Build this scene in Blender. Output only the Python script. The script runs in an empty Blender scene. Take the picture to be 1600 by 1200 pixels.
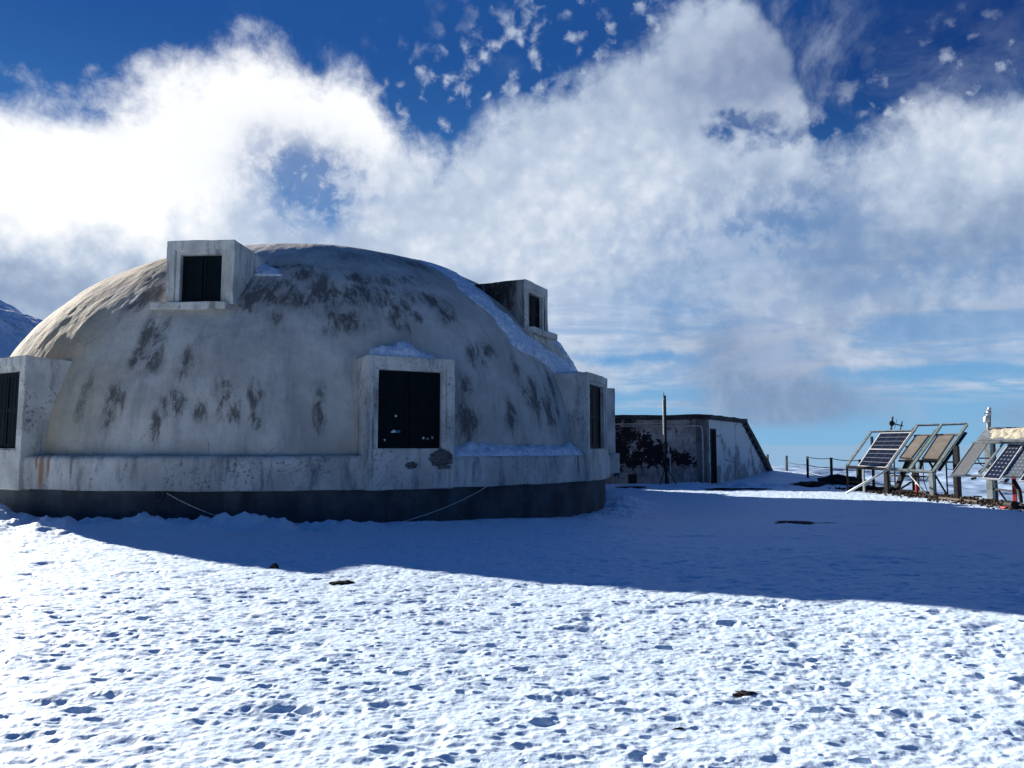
import bpy, bmesh, math, random
import numpy as np
from mathutils import Vector, Matrix
R_ = math.radians
random.seed(4)
sc = bpy.context.scene
COL = sc.collection

# ------------------------------------------------------------------ camera, exposure, sun
F, YH, HC = 1150.0, 702.0, 1.5            # focal length in photo pixels, eye level row, eye height
PITCH = math.atan((YH-600)/F)
cam = bpy.data.cameras.new('camera'); co = bpy.data.objects.new('camera', cam); COL.objects.link(co)
co.location = (0, 0, HC); co.rotation_euler = (math.pi/2+PITCH, 0, 0)
cam.sensor_width = 36; cam.lens = F/1600*36; cam.clip_start = .05; cam.clip_end = 80000
sc.camera = co
sc.view_settings.view_transform = 'Standard'; sc.view_settings.look = 'None'
EXPO = 1.15
sc.view_settings.exposure = EXPO; sc.view_settings.gamma = 1; sc.view_settings.use_curve_mapping = False
sc.cycles.max_bounces = 8; sc.cycles.diffuse_bounces = 4
SUN_EL, SUN_AZ = R_(18.5), R_(-51.0)       # azimuth from +Y towards +X
sdir = Vector((math.sin(SUN_AZ)*math.cos(SUN_EL), math.cos(SUN_AZ)*math.cos(SUN_EL), math.sin(SUN_EL)))
sl = bpy.data.lights.new('sun', 'SUN'); sl.energy = 4.9; sl.angle = R_(.5); sl.color = (1, .95, .87)
so = bpy.data.objects.new('sun', sl); COL.objects.link(so)
so.rotation_euler = sdir.to_track_quat('Z', 'Y').to_euler(); so.location = (-40, 40, 40)

# ------------------------------------------------------------------ node helpers
class NT:
    """a node tree with arithmetic on sockets"""
    def __init__(s, nt): s.nt = nt; s.n = nt.nodes; s.l = nt.links
    def new(s, t, **k):
        n = s.n.new(t)
        for a, b in k.items(): setattr(n, a, b)
        return n
    def put(s, sock, v):
        if isinstance(v, S): s.l.new(v.o, sock)
        elif v is not None: sock.default_value = v
    def m(s, op, *a, clamp=False):
        n = s.new('ShaderNodeMath', operation=op, use_clamp=clamp)
        for i, v in enumerate(a): s.put(n.inputs[i], v)
        return S(s, n.outputs[0])
    def step(s, x, a, b, smooth=True):
        n = s.new('ShaderNodeMapRange', interpolation_type='SMOOTHSTEP' if smooth else 'LINEAR')
        s.put(n.inputs[0], x); s.put(n.inputs[1], a); s.put(n.inputs[2], b)
        return S(s, n.outputs[0])
    def mix(s, f, a, b):
        n = s.new('ShaderNodeMix', data_type='RGBA')
        s.put(n.inputs[0], f); s.put(n.inputs[6], c4(a)); s.put(n.inputs[7], c4(b))
        return S(s, n.outputs[2])
    def mul(s, a, b):
        n = s.new('ShaderNodeMix', data_type='RGBA', blend_type='MULTIPLY')
        n.inputs[0].default_value = 1; s.put(n.inputs[6], c4(a)); s.put(n.inputs[7], c4(b))
        return S(s, n.outputs[2])
    def noise(s, v, scale, detail=4, rough=.55, dist=0, out=0):
        n = s.new('ShaderNodeTexNoise'); s.put(n.inputs['Vector'], v)
        s.put(n.inputs['Scale'], scale); n.inputs['Detail'].default_value = detail
        n.inputs['Roughness'].default_value = rough; n.inputs['Distortion'].default_value = dist
        return S(s, n.outputs[out])
    def voro(s, v, scale, feature='F1', out='Distance'):
        n = s.new('ShaderNodeTexVoronoi', feature=feature); s.put(n.inputs['Vector'], v)
        n.inputs['Scale'].default_value = scale
        return S(s, n.outputs[out])
    def xyz(s, a, b, c=0.0):
        n = s.new('ShaderNodeCombineXYZ')
        for i, v in enumerate((a, b, c)): s.put(n.inputs[i], v)
        return S(s, n.outputs[0])
    def sep(s, v):
        n = s.new('ShaderNodeSeparateXYZ'); s.put(n.inputs[0], v)
        return [S(s, o) for o in n.outputs]
    def vscale(s, v, k):
        n = s.new('ShaderNodeVectorMath', operation='MULTIPLY'); s.put(n.inputs[0], v); n.inputs[1].default_value = k
        return S(s, n.outputs[0])
    def coord(s, kind='Object'): return S(s, s.new('ShaderNodeTexCoord').outputs[kind])
    def attr(s, name): return S(s, s.new('ShaderNodeAttribute', attribute_name=name).outputs['Fac'])
    def gauss(s, U, V, cx, cy, rx, ry):
        d = ((U-cx)/rx); e = ((V-cy)/ry)
        return s.m('EXPONENT', (d*d+e*e)*-1.0)
    def curve(s, x, pts):
        n = s.new('ShaderNodeFloatCurve'); c = n.mapping.curves[0]
        c.points[0].location = pts[0]; c.points[1].location = pts[-1]
        for p in pts[1:-1]: c.points.new(*p)
        for p in c.points: p.handle_type = 'AUTO'
        n.mapping.update(); s.put(n.inputs['Value'], x)
        return S(s, n.outputs[0])
class S:
    def __init__(s, t, o): s.t = t; s.o = o
    def __add__(s, b): return s.t.m('ADD', s, b)
    def __radd__(s, b): return s.t.m('ADD', s, b)
    def __sub__(s, b): return s.t.m('SUBTRACT', s, b)
    def __rsub__(s, b): return s.t.m('SUBTRACT', b, s)
    def __mul__(s, b): return s.t.m('MULTIPLY', s, b)
    def __rmul__(s, b): return s.t.m('MULTIPLY', s, b)
    def __truediv__(s, b): return s.t.m('DIVIDE', s, b)
def c4(c):
    if isinstance(c, (tuple, list)) and len(c) == 3: return (*c, 1)
    return c
MATS = {}
def mat(name, fn, bump=None):
    if name in MATS: return MATS[name]
    m = bpy.data.materials.new(name); m.use_nodes = True
    t = NT(m.node_tree); b = t.n['Principled BSDF']
    b.inputs['Specular IOR Level'].default_value = .25
    r = fn(t, b)             # returns dict(color, rough, height, strength, dist)
    t.put(b.inputs['Base Color'], c4(r['color'])); t.put(b.inputs['Roughness'], r.get('rough', .8))
    if 'metal' in r: t.put(b.inputs['Metallic'], r['metal'])
    if 'height' in r:
        n = t.new('ShaderNodeBump'); t.put(n.inputs['Height'], r['height'])
        n.inputs['Strength'].default_value = r.get('strength', .6); n.inputs['Distance'].default_value = r.get('dist', .02)
        t.l.new(n.outputs[0], b.inputs['Normal'])
    MATS[name] = m
    return m

# ------------------------------------------------------------------ world: sky with clouds laid out by direction
def uv(px, py):
    d = Vector(((px-800)/F, 1, -(py-600)/F)); d.normalize()
    c, s = math.cos(PITCH), math.sin(PITCH)
    y = d.y*c-d.z*s; z = d.y*s+d.z*c
    return math.atan2(d.x, y), math.asin(z/math.sqrt(d.x**2+y*y+z*z))
w = bpy.data.worlds.new('World'); sc.world = w; w.use_nodes = True
w.cycles.sampling_method = 'MANUAL'; w.cycles.sample_map_resolution = 1024
t = NT(w.node_tree); bg = t.n['Background']
SKY_K = .1
bg.inputs['Strength'].default_value = SKY_K
sky = t.new('ShaderNodeTexSky', sky_type='NISHITA'); sky.sun_disc = False
sky.sun_elevation = SUN_EL; sky.sun_rotation = SUN_AZ; sky.altitude = 2900; sky.air_density = 1; sky.dust_density = .3; sky.ozone_density = 2.5
dr = t.coord('Generated')
dx, dy, dz = t.sep(dr)
U = t.m('ARCTAN2', dx, dy)
V = t.m('ARCSINE', dz)
def G(px, py, rx, ry, u=None, v=None):
    a, b = uv(px, py); return t.gauss(U if u is None else u, V if v is None else v, a, b, rx/F, ry/F)
# direction warped by noise: ragged outlines
w1 = t.noise(dr, 5, 5, .6, out=1); a1, b1, _ = t.sep(w1)
w2 = t.noise(dr, 16, 5, .65, out=1); a2, b2, _ = t.sep(w2)
Uw = U+(a1-.5)*.16+(a2-.5)*.07
Vw = V+(b1-.5)*.13+(b2-.5)*.06
edge = [(-400,150),(-200,140),(0,118),(60,108),(110,122),(200,122),(260,100),(330,86),(400,72),(440,68),(480,85),(520,82),(560,110),(600,170),(640,205),(690,222),(740,180),(800,150),(850,110),(900,88),(960,62),(1050,15),(1100,-25),(1150,-20),(1200,30),(1230,90),(1255,160),(1285,212),(1340,192),(1420,160),(1500,135),(1600,105),(1750,70),(2000,40)]
pts = [((uv(x, y)[0]+1.0)/2.0, uv(x, y)[1]) for x, y in edge]
pts = [(0, pts[0][1])]+pts+[(1, pts[-1][1])]
E_ = t.curve((U+(a1-.5)*.05+1.0)*.5, pts)
puff = t.noise(dr, 9, 8, .54, .25)
fine = t.noise(dr, 42, 5, .65, .4)
flake = 1-t.voro(w1.t.xyz(dx+(a2-.5)*.05, dy, dz+(b2-.5)*.05), 52, 'SMOOTH_F1')*1.4
# plane-projected coordinates for the layered clouds near the horizon
inv = t.m('DIVIDE', 1.0, t.m('MAXIMUM', dz+.10, .02))
pl = t.xyz(dx*inv, dy*inv, 0.0)
str1 = t.noise(t.vscale(pl, (1.0, 1.1, 1)), .95, 6, .54, .9)
str2 = t.noise(t.vscale(pl, (1.0, 1.8, 1)), 3.4, 6, .6, .3)
cov = t.step(E_-V+(puff-.5)*.17+(fine-.5)*.045, -.012, .045)
# thin veil right of the centre top
cov = cov*(1-.62*G(1300, 90, 250, 70, Uw, Vw))
# blue openings
tex = t.step(puff*.5+fine*.5+(flake-.5)*.12, .42, .56)
soft = G(460, 275, 85, 50, Uw, Vw)*.62+G(495, 335, 62, 45, Uw, Vw)*.62+G(1150, 370, 200, 50, Uw, Vw)*.32+G(1240, 330, 120, 50, Uw, Vw)*.25+G(1050, 460, 130, 30, Uw, Vw)*.2+G(1490, 440, 190, 30, Uw, Vw)*.3
cov = cov*(1-t.m('MINIMUM', soft*(.75+(1-tex)*.6), .85))
hole = G(1165, 188, 50, 20, Uw, Vw)*.8+G(900,150,90,35,Uw,Vw)*.35+G(1245, 212, 60, 20, Uw, Vw)*.8+G(1200, 380, 90, 30, Uw, Vw)*.3
hole = hole+G(1010, 556, 105, 13, U, Vw*.3+V*.7)*1.1+G(1480, 582, 160, 14, U, Vw*.25+V*.75)*1.1+G(1590, 590, 60, 16, U, V)*.7
hole = hole+G(980, 630, 120, 26, U, Vw*.4+V*.6)*.9
cov = t.m('MAXIMUM', cov-t.step(hole+(.5-puff)*1.6*t.step(hole, .05, .4)+(.5-tex)*.15*t.step(hole, .05, .4), .10, .95)*.96, 0.0)
# layered break-up toward the horizon
low = t.step(V, uv(800, 330)[1], uv(800, 600)[1])
cov = cov*(1-low*.62*t.step(str1*.85+str2*.15, .56, .40)*t.step(U, uv(560, 500)[0], uv(900, 500)[0]))
clear = t.step(V+(str1-.5)*.05, uv(800, 580)[1], uv(800, 630)[1])
wisps = (G(1500, 602, 190, 9, U, V+(b1-.5)*.02)*.75+G(1050, 632, 90, 7, U, V+(b1-.5)*.02)*.6+G(1250,628,330,5,U,V+(b1-.5)*.02)*.35)*t.step(str2, .3, .6)
cov = t.m('MAXIMUM', cov*(1-clear), wisps)
# little altocumulus flakes in the blue, upper centre and right
fl = t.step(flake+(fine-.5)*1.5+(puff-.5)*1.0, .40, 1.05)*.85
flreg = G(740, 160, 130, 60)*1.3+G(890, 70, 130, 70)*1.3+G(1000, 0, 120, 50)+G(1400, 170, 150, 40)*.7+G(1540, 80, 120, 50)*.6+G(490, 320, 80, 60)*.6
veil = t.step(t.noise(dr, 6, 6, .65, .6), .42, .75)*(G(1210, 60, 110, 120)*.8+G(1500, 120, 260, 60)*.35)
cov = t.m('MAXIMUM', cov, fl*t.m('MINIMUM', flreg, .85))
cov = t.m('MAXIMUM', cov, veil)
# dark drifting fog bank low on the right
fogn = t.noise(dr, 13, 6, .62, .4)
fog = t.step(G(1150, 520, 90, 50, Uw*.5+U*.5, Vw*.5+V*.5)*.5+G(1180, 585, 95, 62, Uw*.5+U*.5, Vw*.4+V*.6)+G(1260, 636, 130, 34, Uw*.4+U*.6, Vw*.3+V*.7)*.9+(fogn-.5)*.9+(puff-.5)*.5, .05, .95)
fog = t.m('MAXIMUM', fog*.82, t.step(G(1620, 655, 90, 40, U, Vw*.4+V*.6)+(fogn-.5)*.4, .3, 1.1)*.6)
fog = fog*t.step(V, uv(1200, 690)[1], uv(1200, 655)[1])
# brightness of the cloud: strongest round the sun side
glow = G(60, 250, 330, 175, Uw, Vw)+G(430, 175, 190, 80, Uw, Vw)*.8
form = t.step(puff*.55+fine*.2+b1*.25, .36, .62)
lit = .30+form*.25+(flake-.4)*.16+glow*.92+G(900, 300, 320, 160, Uw, Vw)*.2+G(1560, 200, 200, 90, Uw, Vw)*.2+G(760,420,200,60,Uw,Vw)*.15
lit = lit-G(80, 440, 330, 62, Uw, Vw)*.62-G(350, 330, 110, 70, Uw, Vw)*.28-G(1560, 400, 260, 60, Uw, Vw)*.16-G(1180,420,200,60,Uw,Vw)*.12
lit = lit+(str1-.5)*.5*low+(str2-.5)*.12*low
ramp = t.new('ShaderNodeValToRGB')
cr = ramp.color_ramp; cr.interpolation = 'LINEAR'
cr.elements[0].position = .0; cr.elements[0].color = (.19, .28, .46, 1)
cr.elements[1].position = 1.0; cr.elements[1].color = (1.0, 1.02, 1.05, 1)
for p, c in ((.3, (.33, .43, .60)), (.6, (.56, .65, .79)), (.82, (.80, .85, .93))):
    e = cr.elements.new(p); e.color = (*c, 1)
t.put(ramp.inputs[0], lit)
cloudc = S(t, ramp.outputs[0])
# blue: the physical sky, deepened, and a pale layer near the horizon
skyc = t.mul(S(t, sky.outputs[0]), (.30, .66, 1.35))
hz = t.step(V, uv(800, 470)[1], uv(800, 690)[1])
K = 1/(SKY_K*2**EXPO)
def disp(c): return tuple(v*K for v in c)
blue = t.mix(t.step(V, uv(800, 560)[1], uv(800, 40)[1]), disp((.075, .27, .56)), disp((.013, .075, .27)))
blue = t.mix(G(1560, 20, 420, 170), blue, disp((.005, .036, .17)))
blue = t.mix(.06, blue, skyc)
blue = t.mix(hz*.9, blue, disp((.235, .48, .73)))
under = t.step(V, uv(800, 693)[1], uv(800, 698)[1])
blue = t.mix(under*.8, blue, disp((.30, .47, .68)))
vs = t.new('ShaderNodeVectorMath', operation='SCALE'); t.put(vs.inputs[0], cloudc); vs.inputs['Scale'].default_value = K
colr = t.mix(cov, blue, S(t, vs.outputs[0]))
fogc = t.new('ShaderNodeVectorMath', operation='SCALE'); t.put(fogc.inputs[0], t.mix(t.step(fogn+(puff-.5)*.8, .3, .7), (.21, .30, .47), (.36, .45, .62))); fogc.inputs['Scale'].default_value = K
colr = t.mix(fog, colr, S(t, fogc.outputs[0]))
# behind the camera the sky is clear
front = t.step(dy, -.25, .25)
colr = t.mix(front, t.mix(t.step(dz, 0, .5), disp((.06, .19, .42)), disp((.003, .036, .155))), colr)
t.put(bg.inputs['Color'], colr)

# ------------------------------------------------------------------ numpy noise
def hsh(i, j, seed):
    n = (i.astype(np.int64)*374761393+j.astype(np.int64)*668265263+seed*2147483647) & 0xffffffff
    n = ((n ^ (n >> 13))*1274126177) & 0xffffffff
    n = n ^ (n >> 16)
    return (n & 0xffff)/65535.0
def vn(x, y, seed=0):
    xi, yi = np.floor(x), np.floor(y); fx, fy = x-xi, y-yi
    fx = fx*fx*fx*(fx*(fx*6-15)+10); fy = fy*fy*fy*(fy*(fy*6-15)+10)
    a, b = hsh(xi, yi, seed), hsh(xi+1, yi, seed); c, d = hsh(xi, yi+1, seed), hsh(xi+1, yi+1, seed)
    return (a*(1-fx)+b*fx)*(1-fy)+(c*(1-fx)+d*fx)*fy-.5
def fbm(x, y, o=4, seed=0, g=.5):
    s = 0; a = 1; c, d = math.cos(.6), math.sin(.6)
    for k in range(o):
        s = s+a*vn(x, y, seed+k*7); a *= g
        x, y = (x*c-y*d)*2.03+5.3, (x*d+y*c)*2.03+1.7
    return s
def sst(a, b, x):
    t_ = np.clip((x-a)/(b-a), 0, 1); return t_*t_*(3-2*t_)

# ------------------------------------------------------------------ object helpers
def props(o, label=None, cat=None, group=None, kind=None):
    for k, v in (('label', label), ('category', cat), ('group', group), ('kind', kind)):
        if v: o[k] = v
    return o
def empty(name, loc=(0, 0, 0), **k):
    o = bpy.data.objects.new(name, None); COL.objects.link(o); o.location = loc
    return props(o, **k)
def link(me, name, m, parent=None, smooth=False, **k):
    o = bpy.data.objects.new(name, me); COL.objects.link(o)
    if m: me.materials.append(m)
    if smooth: me.polygons.foreach_set('use_smooth', np.ones(len(me.polygons), bool))
    if parent:
        o.parent = parent; o.matrix_parent_inverse = Matrix.Translation(-parent.location)
    return props(o, **k)
def gridmesh(name, P, wrap=False, attrs=None, uvs=None):
    r, c, _ = P.shape
    me = bpy.data.meshes.new(name)
    idx = np.arange(r*c).reshape(r, c)
    if wrap: idx = np.concatenate([idx, idx[:, :1]], 1)
    a = np.stack([idx[:-1, :-1], idx[:-1, 1:], idx[1:, 1:], idx[1:, :-1]], -1).reshape(-1, 4)
    me.vertices.add(r*c); me.vertices.foreach_set('co', P.reshape(-1).astype(np.float32))
    me.loops.add(a.size); me.loops.foreach_set('vertex_index', a.reshape(-1).astype(np.int32))
    me.polygons.add(len(a)); me.polygons.foreach_set('loop_start', np.arange(0, a.size, 4, dtype=np.int32))
    me.update(calc_edges=True)
    if attrs:
        for n, v in attrs.items():
            A = me.attributes.new(n, 'FLOAT', 'POINT'); A.data.foreach_set('value', v.reshape(-1).astype(np.float32))
    if uvs is not None:
        L = me.uv_layers.new(name='UVMap'); L.data.foreach_set('uv', uvs.reshape(-1, 2)[a.reshape(-1)].reshape(-1).astype(np.float32))
    return me
class MB:
    def __init__(s): s.b = bmesh.new()
    def box(s, lo, hi, M=None):
        v = [s.b.verts.new((x, y, z)) for x in (lo[0], hi[0]) for y in (lo[1], hi[1]) for z in (lo[2], hi[2])]
        for f in ((0,1,3,2),(4,6,7,5),(0,4,5,1),(2,3,7,6),(0,2,6,4),(1,5,7,3)): s.b.faces.new([v[i] for i in f])
        if M: bmesh.ops.transform(s.b, matrix=M, verts=v)
        return s
    def bar(s, p, q, w_=.04, h_=None, up=(0, 0, 1)):
        p, q = Vector(p), Vector(q); h_ = h_ or w_; d = (q-p); L = d.length; d.normalize()
        up = Vector(up)
        if abs(d.dot(up)) > .97: up = Vector((.588, -.809, 0))
        x = d.cross(up).normalized(); y = x.cross(d).normalized()
        M = Matrix((x, y, d)).transposed().to_4x4(); M.translation = p
        return s.box((-w_/2, -h_/2, 0), (w_/2, h_/2, L), M)
    def tube(s, pts, r=.01, seg=8, cap=True):
        pts = [Vector(p) for p in pts]; rings = []
        for i, p in enumerate(pts):
            d = (pts[min(i+1, len(pts)-1)]-pts[max(i-1, 0)]).normalized()
            up = Vector((0, 0, 1)) if abs(d.z) < .9 else Vector((1, 0, 0))
            x = d.cross(up).normalized(); y = d.cross(x)
            rr = r[i] if isinstance(r, (list, tuple)) else r
            rings.append([s.b.verts.new(p+(x*math.cos(a)+y*math.sin(a))*rr) for a in [k*2*math.pi/seg for k in range(seg)]])
        for a, b in zip(rings, rings[1:]):
            for k in range(seg): s.b.faces.new((a[k], a[(k+1) % seg], b[(k+1) % seg], b[k]))
        if cap: s.b.faces.new(rings[0]); s.b.faces.new(rings[-1][::-1])
        return s
    def prism(s, poly, axis, M=None):
        """poly: list of (x,y,z), axis: extrusion vector"""
        ax = Vector(axis); a = [s.b.verts.new(p) for p in poly]; b = [s.b.verts.new(Vector(p)+ax) for p in poly]
        s.b.faces.new(a[::-1]); s.b.faces.new(b)
        n = len(a)
        for i in range(n): s.b.faces.new((a[i], a[(i+1) % n], b[(i+1) % n], b[i]))
        if M: bmesh.ops.transform(s.b, matrix=M, verts=a+b)
        return s
    def build(s, name, m, parent=None, M=None, sub=0, wob=0, bev=0, smooth=False, **k):
        if bev: bmesh.ops.bevel(s.b, geom=list(s.b.edges), offset=bev, segments=2, affect='EDGES', profile=.6)
        if sub:
            for _ in range(6):
                es = [e for e in s.b.edges if e.calc_length() > sub]
                if not es: break
                bmesh.ops.subdivide_edges(s.b, edges=es, cuts=1, use_grid_fill=True)
        if M: bmesh.ops.transform(s.b, matrix=M, verts=list(s.b.verts))
        if wob:
            co_ = np.array([v.co[:] for v in s.b.verts])
            for ax, sd in ((0, 3), (1, 11), (2, 23)):
                q = co_[:, (ax+1) % 3]*.7+co_[:, ax]*1.1
                r = co_[:, (ax+2) % 3]+co_[:, ax]*.6
                dd = fbm(q*2.3, r*2.3, 4, sd)*wob
                for v, e in zip(s.b.verts, dd): v.co[ax] += e
        bmesh.ops.recalc_face_normals(s.b, faces=list(s.b.faces))
        me = bpy.data.meshes.new(name); s.b.to_mesh(me); s.b.free()
        return link(me, name, m, parent, smooth, **k)
def at(px, py, Y):
    """world point on the line of sight of a photo pixel at forward distance Y"""
    c, s_ = math.cos(PITCH), math.sin(PITCH); a, b = (px-800)/F, -(py-600)/F
    y = c-b*s_; z = s_+b*c
    return Vector((a/y*Y, Y, HC+z/y*Y))

# ------------------------------------------------------------------ materials
def m_snow(t, b):
    P = t.coord(); n1 = t.noise(P, 18, 5, .65); n2 = t.noise(P, 75, 3, .6)
    b.inputs['Specular IOR Level'].default_value = .35
    c = t.mix(t.noise(P, .9, 4), (.62, .76, .89), (.70, .82, .93))
    dirt = t.step(t.noise(P, 33, 3, .6)+t.noise(P, 1.1, 3)*.5, 1.03, 1.12)
    c = t.mix(dirt*.35, c, (.35, .36, .38))
    return dict(color=c, rough=.6, height=n1*.6+n2*.4, strength=.5, dist=.014)
SNOW = mat('snow', m_snow)
def m_snowice(t, b):
    P = t.coord(); n1 = t.noise(P, 9, 6, .7)
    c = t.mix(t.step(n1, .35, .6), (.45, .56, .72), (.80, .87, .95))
    return dict(color=c, rough=.55, height=n1, strength=.8, dist=.05)
CRUST = mat('snow_crust', m_snowice)
def m_dome(t, b):
    P = t.coord('UV'); O = t.coord()
    u, v, _ = t.sep(P)
    st = t.xyz(u*1.0, v*.22, 0.0)
    base = t.mix(t.step(t.noise(P, .55, 5, .6), .38, .62), (.50, .465, .415), (.68, .64, .58))
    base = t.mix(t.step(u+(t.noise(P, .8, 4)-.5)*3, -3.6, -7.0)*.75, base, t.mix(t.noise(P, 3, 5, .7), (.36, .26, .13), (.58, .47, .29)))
    base = t.mix(t.step(t.noise(st, 1.6, 6, .65), .48, .70)*.6, base, (.27, .265, .265))
    base = t.mix(t.step(t.noise(P, 7, 6, .7), .5, .75)*.3, base, (.25, .25, .25))
    base = t.mix(t.step(t.noise(P, 2.1, 3, .5), .6, .7)*.22, base, (.36, .30, .25))
    s1 = t.noise(t.xyz(u*1.0, v*.5, 0.0), 3.0, 8, .74, .5); s2 = t.noise(P, 26, 4, .7)
    a = t.attr('stain')
    base = t.mix(a*.3, base, (.16, .155, .15))
    k = t.step(a*(t.step(s1, .36, .64)*1.05+t.step(s2, .3, .7)*.35+t.step(t.noise(t.xyz(u, v*.3, 5.0), 11, 4, .7), .4, .62)*.35), .28, 1.05)
    base = t.mix(k*.80, base, t.mix(s2, (.050, .050, .048), (.085, .080, .070)))
    # fine dark run marks and hairline cracks
    run = t.step(t.noise(t.xyz(u*2.6, v*.16, 3.0), 3.2, 5, .7), .63, .78)*t.step(t.noise(P, .8, 3), .45, .6)
    base = t.mix(run*.5, base, (.07, .075, .085))
    cr = t.voro(t.xyz(u+(s1-.5)*.35, v+(s2-.5)*.2, 0.0), .55, 'DISTANCE_TO_EDGE')
    base = t.mix(t.step(cr, .006, .0)*.45*t.step(t.noise(P, .5, 2), .5, .6), base, (.06, .06, .06))
    h = t.noise(P, 2.2, 7, .6)*1.0+t.noise(st, 6, 5, .6)*.35+s2*.12-k*.05
    return dict(color=base, rough=.9, height=h, strength=.75, dist=.06)
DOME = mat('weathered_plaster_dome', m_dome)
def concrete(name, c1, c2, dark, amt=.5, streak=1.0, rust=False, patch=False):
    def f(t, b):
        O = t.coord(); x, y, z = t.sep(O)
        st = t.vscale(O, (1, 1, .18))
        base = t.mix(t.step(t.noise(O, 1.3, 5, .6), .38, .62), c1, c2)
        base = t.mix(t.step(t.noise(st, 3.2*streak, 6, .68), .48, .70)*amt, base, dark)
        sp = t.noise(O, 14, 6, .72)
        base = t.mix(t.step(sp+(t.noise(O, 1.1, 3)-.5)*.5, .58, .70)*amt, base, dark)
        cr = t.voro(t.vscale(O, (1, 1, .7)), .9, 'DISTANCE_TO_EDGE')
        base = t.mix(t.step(cr+(sp-.5)*.09, .006, .0)*.5*t.step(t.noise(O, .7, 2), .52, .6), base, (.04, .04, .045))
        h = t.noise(O, 5, 6, .65)*.6+sp*.4
        if rust:
            for (px, py, rx, rz) in rust:
                q = at(px, py, 15.6)
                d = t.gauss(x, z, q.x, q.z, rx, rz)
                base = t.mix(t.step(d*(.55+t.noise(t.vscale(O, (6, 6, .8)), 3, 3)), .18, .85)*.85, base, (.34, .16, .06))
        if patch:
            q = at(688, 716, 15.93); q2 = at(642, 727, 15.93)
            d = t.m('MAXIMUM', t.gauss(x, z, q.x, q.z, .27, .24), t.gauss(x, z, q2.x, q2.z, .16, .1)*.8)
            k = t.step(d+(t.noise(O, 4, 6, .75)-.5)*1.1, .44, .50)
            base = t.mix(k, base, t.mix(t.step(t.noise(O, 30, 4, .7), .4, .6), (.05, .05, .055), (.20, .19, .18)))
            h = h-k*1.0+k*t.noise(O, 24, 4)*.8
        return dict(color=base, rough=.9, height=h, strength=.7, dist=.035)
    return mat(name, f)
PLAST = concrete('grey_plaster', (.52, .485, .43), (.70, .66, .60), (.15, .155, .165), .85,
                 rust=[(66, 735, .085, .42), (80, 725, .045, .28), (56, 722, .04, .2)], patch=True)
FRAMEM = concrete('pale_plaster', (.52, .49, .43), (.70, .665, .60), (.14, .14, .145), .85, patch=True)
PLINTH = concrete('dark_painted_plinth', (.052, .060, .068), (.095, .104, .112), (.018, .020, .024), .6, .6)
BLACKC = concrete('tarred_plaster', (.022, .021, .022), (.04, .037, .035), (.42, .41, .39), .75, .6)
def flat(name, c, rough=.6, metal=0.0, var=.3, sc_=8, spec=.3):
    def f(t, b):
        b.inputs['Specular IOR Level'].default_value = spec
        n = t.noise(t.coord(), sc_, 5, .65)
        c2 = tuple(v*(1-var) for v in c)
        return dict(color=t.mix(t.step(n, .35, .65), c2, c), rough=rough, metal=metal, height=n, strength=.2, dist=.01)
    return mat(name, f)
SHUT = flat('dark_green_shutter_paint', (.0030, .0085, .012), .6, 0, .4, 6, .12)
GALV = flat('galvanised_steel', (.36, .40, .40), .5, .35, .4, 7)
GREENG = flat('green_grey_steel', (.27, .32, .29), .55, .1, .35, 9)
DARKST = flat('dark_weathered_steel', (.035, .032, .030), .7, .2, .5, 12)
WHITEP = flat('white_paint', (.72, .72, .70), .5, 0, .15, 6)
REDP = flat('red_paint', (.42, .035, .03), .5, 0, .4, 9)
WOOD = flat('weathered_wood', (.13, .10, .075), .8, 0, .5, 14)
RUBBER = flat('black_rubber', (.015, .015, .016), .7)
ROCK = flat('volcanic_rock', (.055, .042, .038), .95, 0, .6, 10, .1)
BLUEP = flat('blue_print', (.06, .22, .36), .5)
BROWNP = flat('brown_backing_sheet', (.27, .235, .195), .7, 0, .3, 3)
CABLE = flat('pale_cable', (.60, .60, .57), .6)

# ------------------------------------------------------------------ layout of the dome
AZ0, DD = -.25756633, 25.42555524
DR, DZ0, DH, DN = 9.22670301, 1.27310043, 6.61540872, 2.16908706
DC = Vector((DD*math.sin(AZ0), DD*math.cos(AZ0), 0))
EX = Vector((-math.sin(AZ0), -math.cos(AZ0), 0)); EY = Vector((math.cos(AZ0), -math.sin(AZ0), 0))
def dome_r(z):
    q = np.clip((np.asarray(z, float)-DZ0)/DH, 0, 1); return DR*(1-q**DN)**(1/DN)
def cyl(psi_deg, r, z):
    a = np.radians(psi_deg)
    ex = np.cos(a)*r; ey = np.sin(a)*r
    return np.stack(np.broadcast_arrays(DC.x+ex*EX.x+ey*EY.x, DC.y+ex*EX.y+ey*EY.y, z), -1)
def RM(psi_deg):
    """matrix: local x = tangent to the right, y = inward (radial), z = up, origin at the dome axis"""
    a = math.radians(psi_deg); n = EX*math.cos(a)+EY*math.sin(a); tx = EY*math.cos(a)-EX*math.sin(a)
    M = Matrix((tx, -n, Vector((0, 0, 1)))).transposed().to_4x4(); M.translation = DC
    return M

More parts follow.
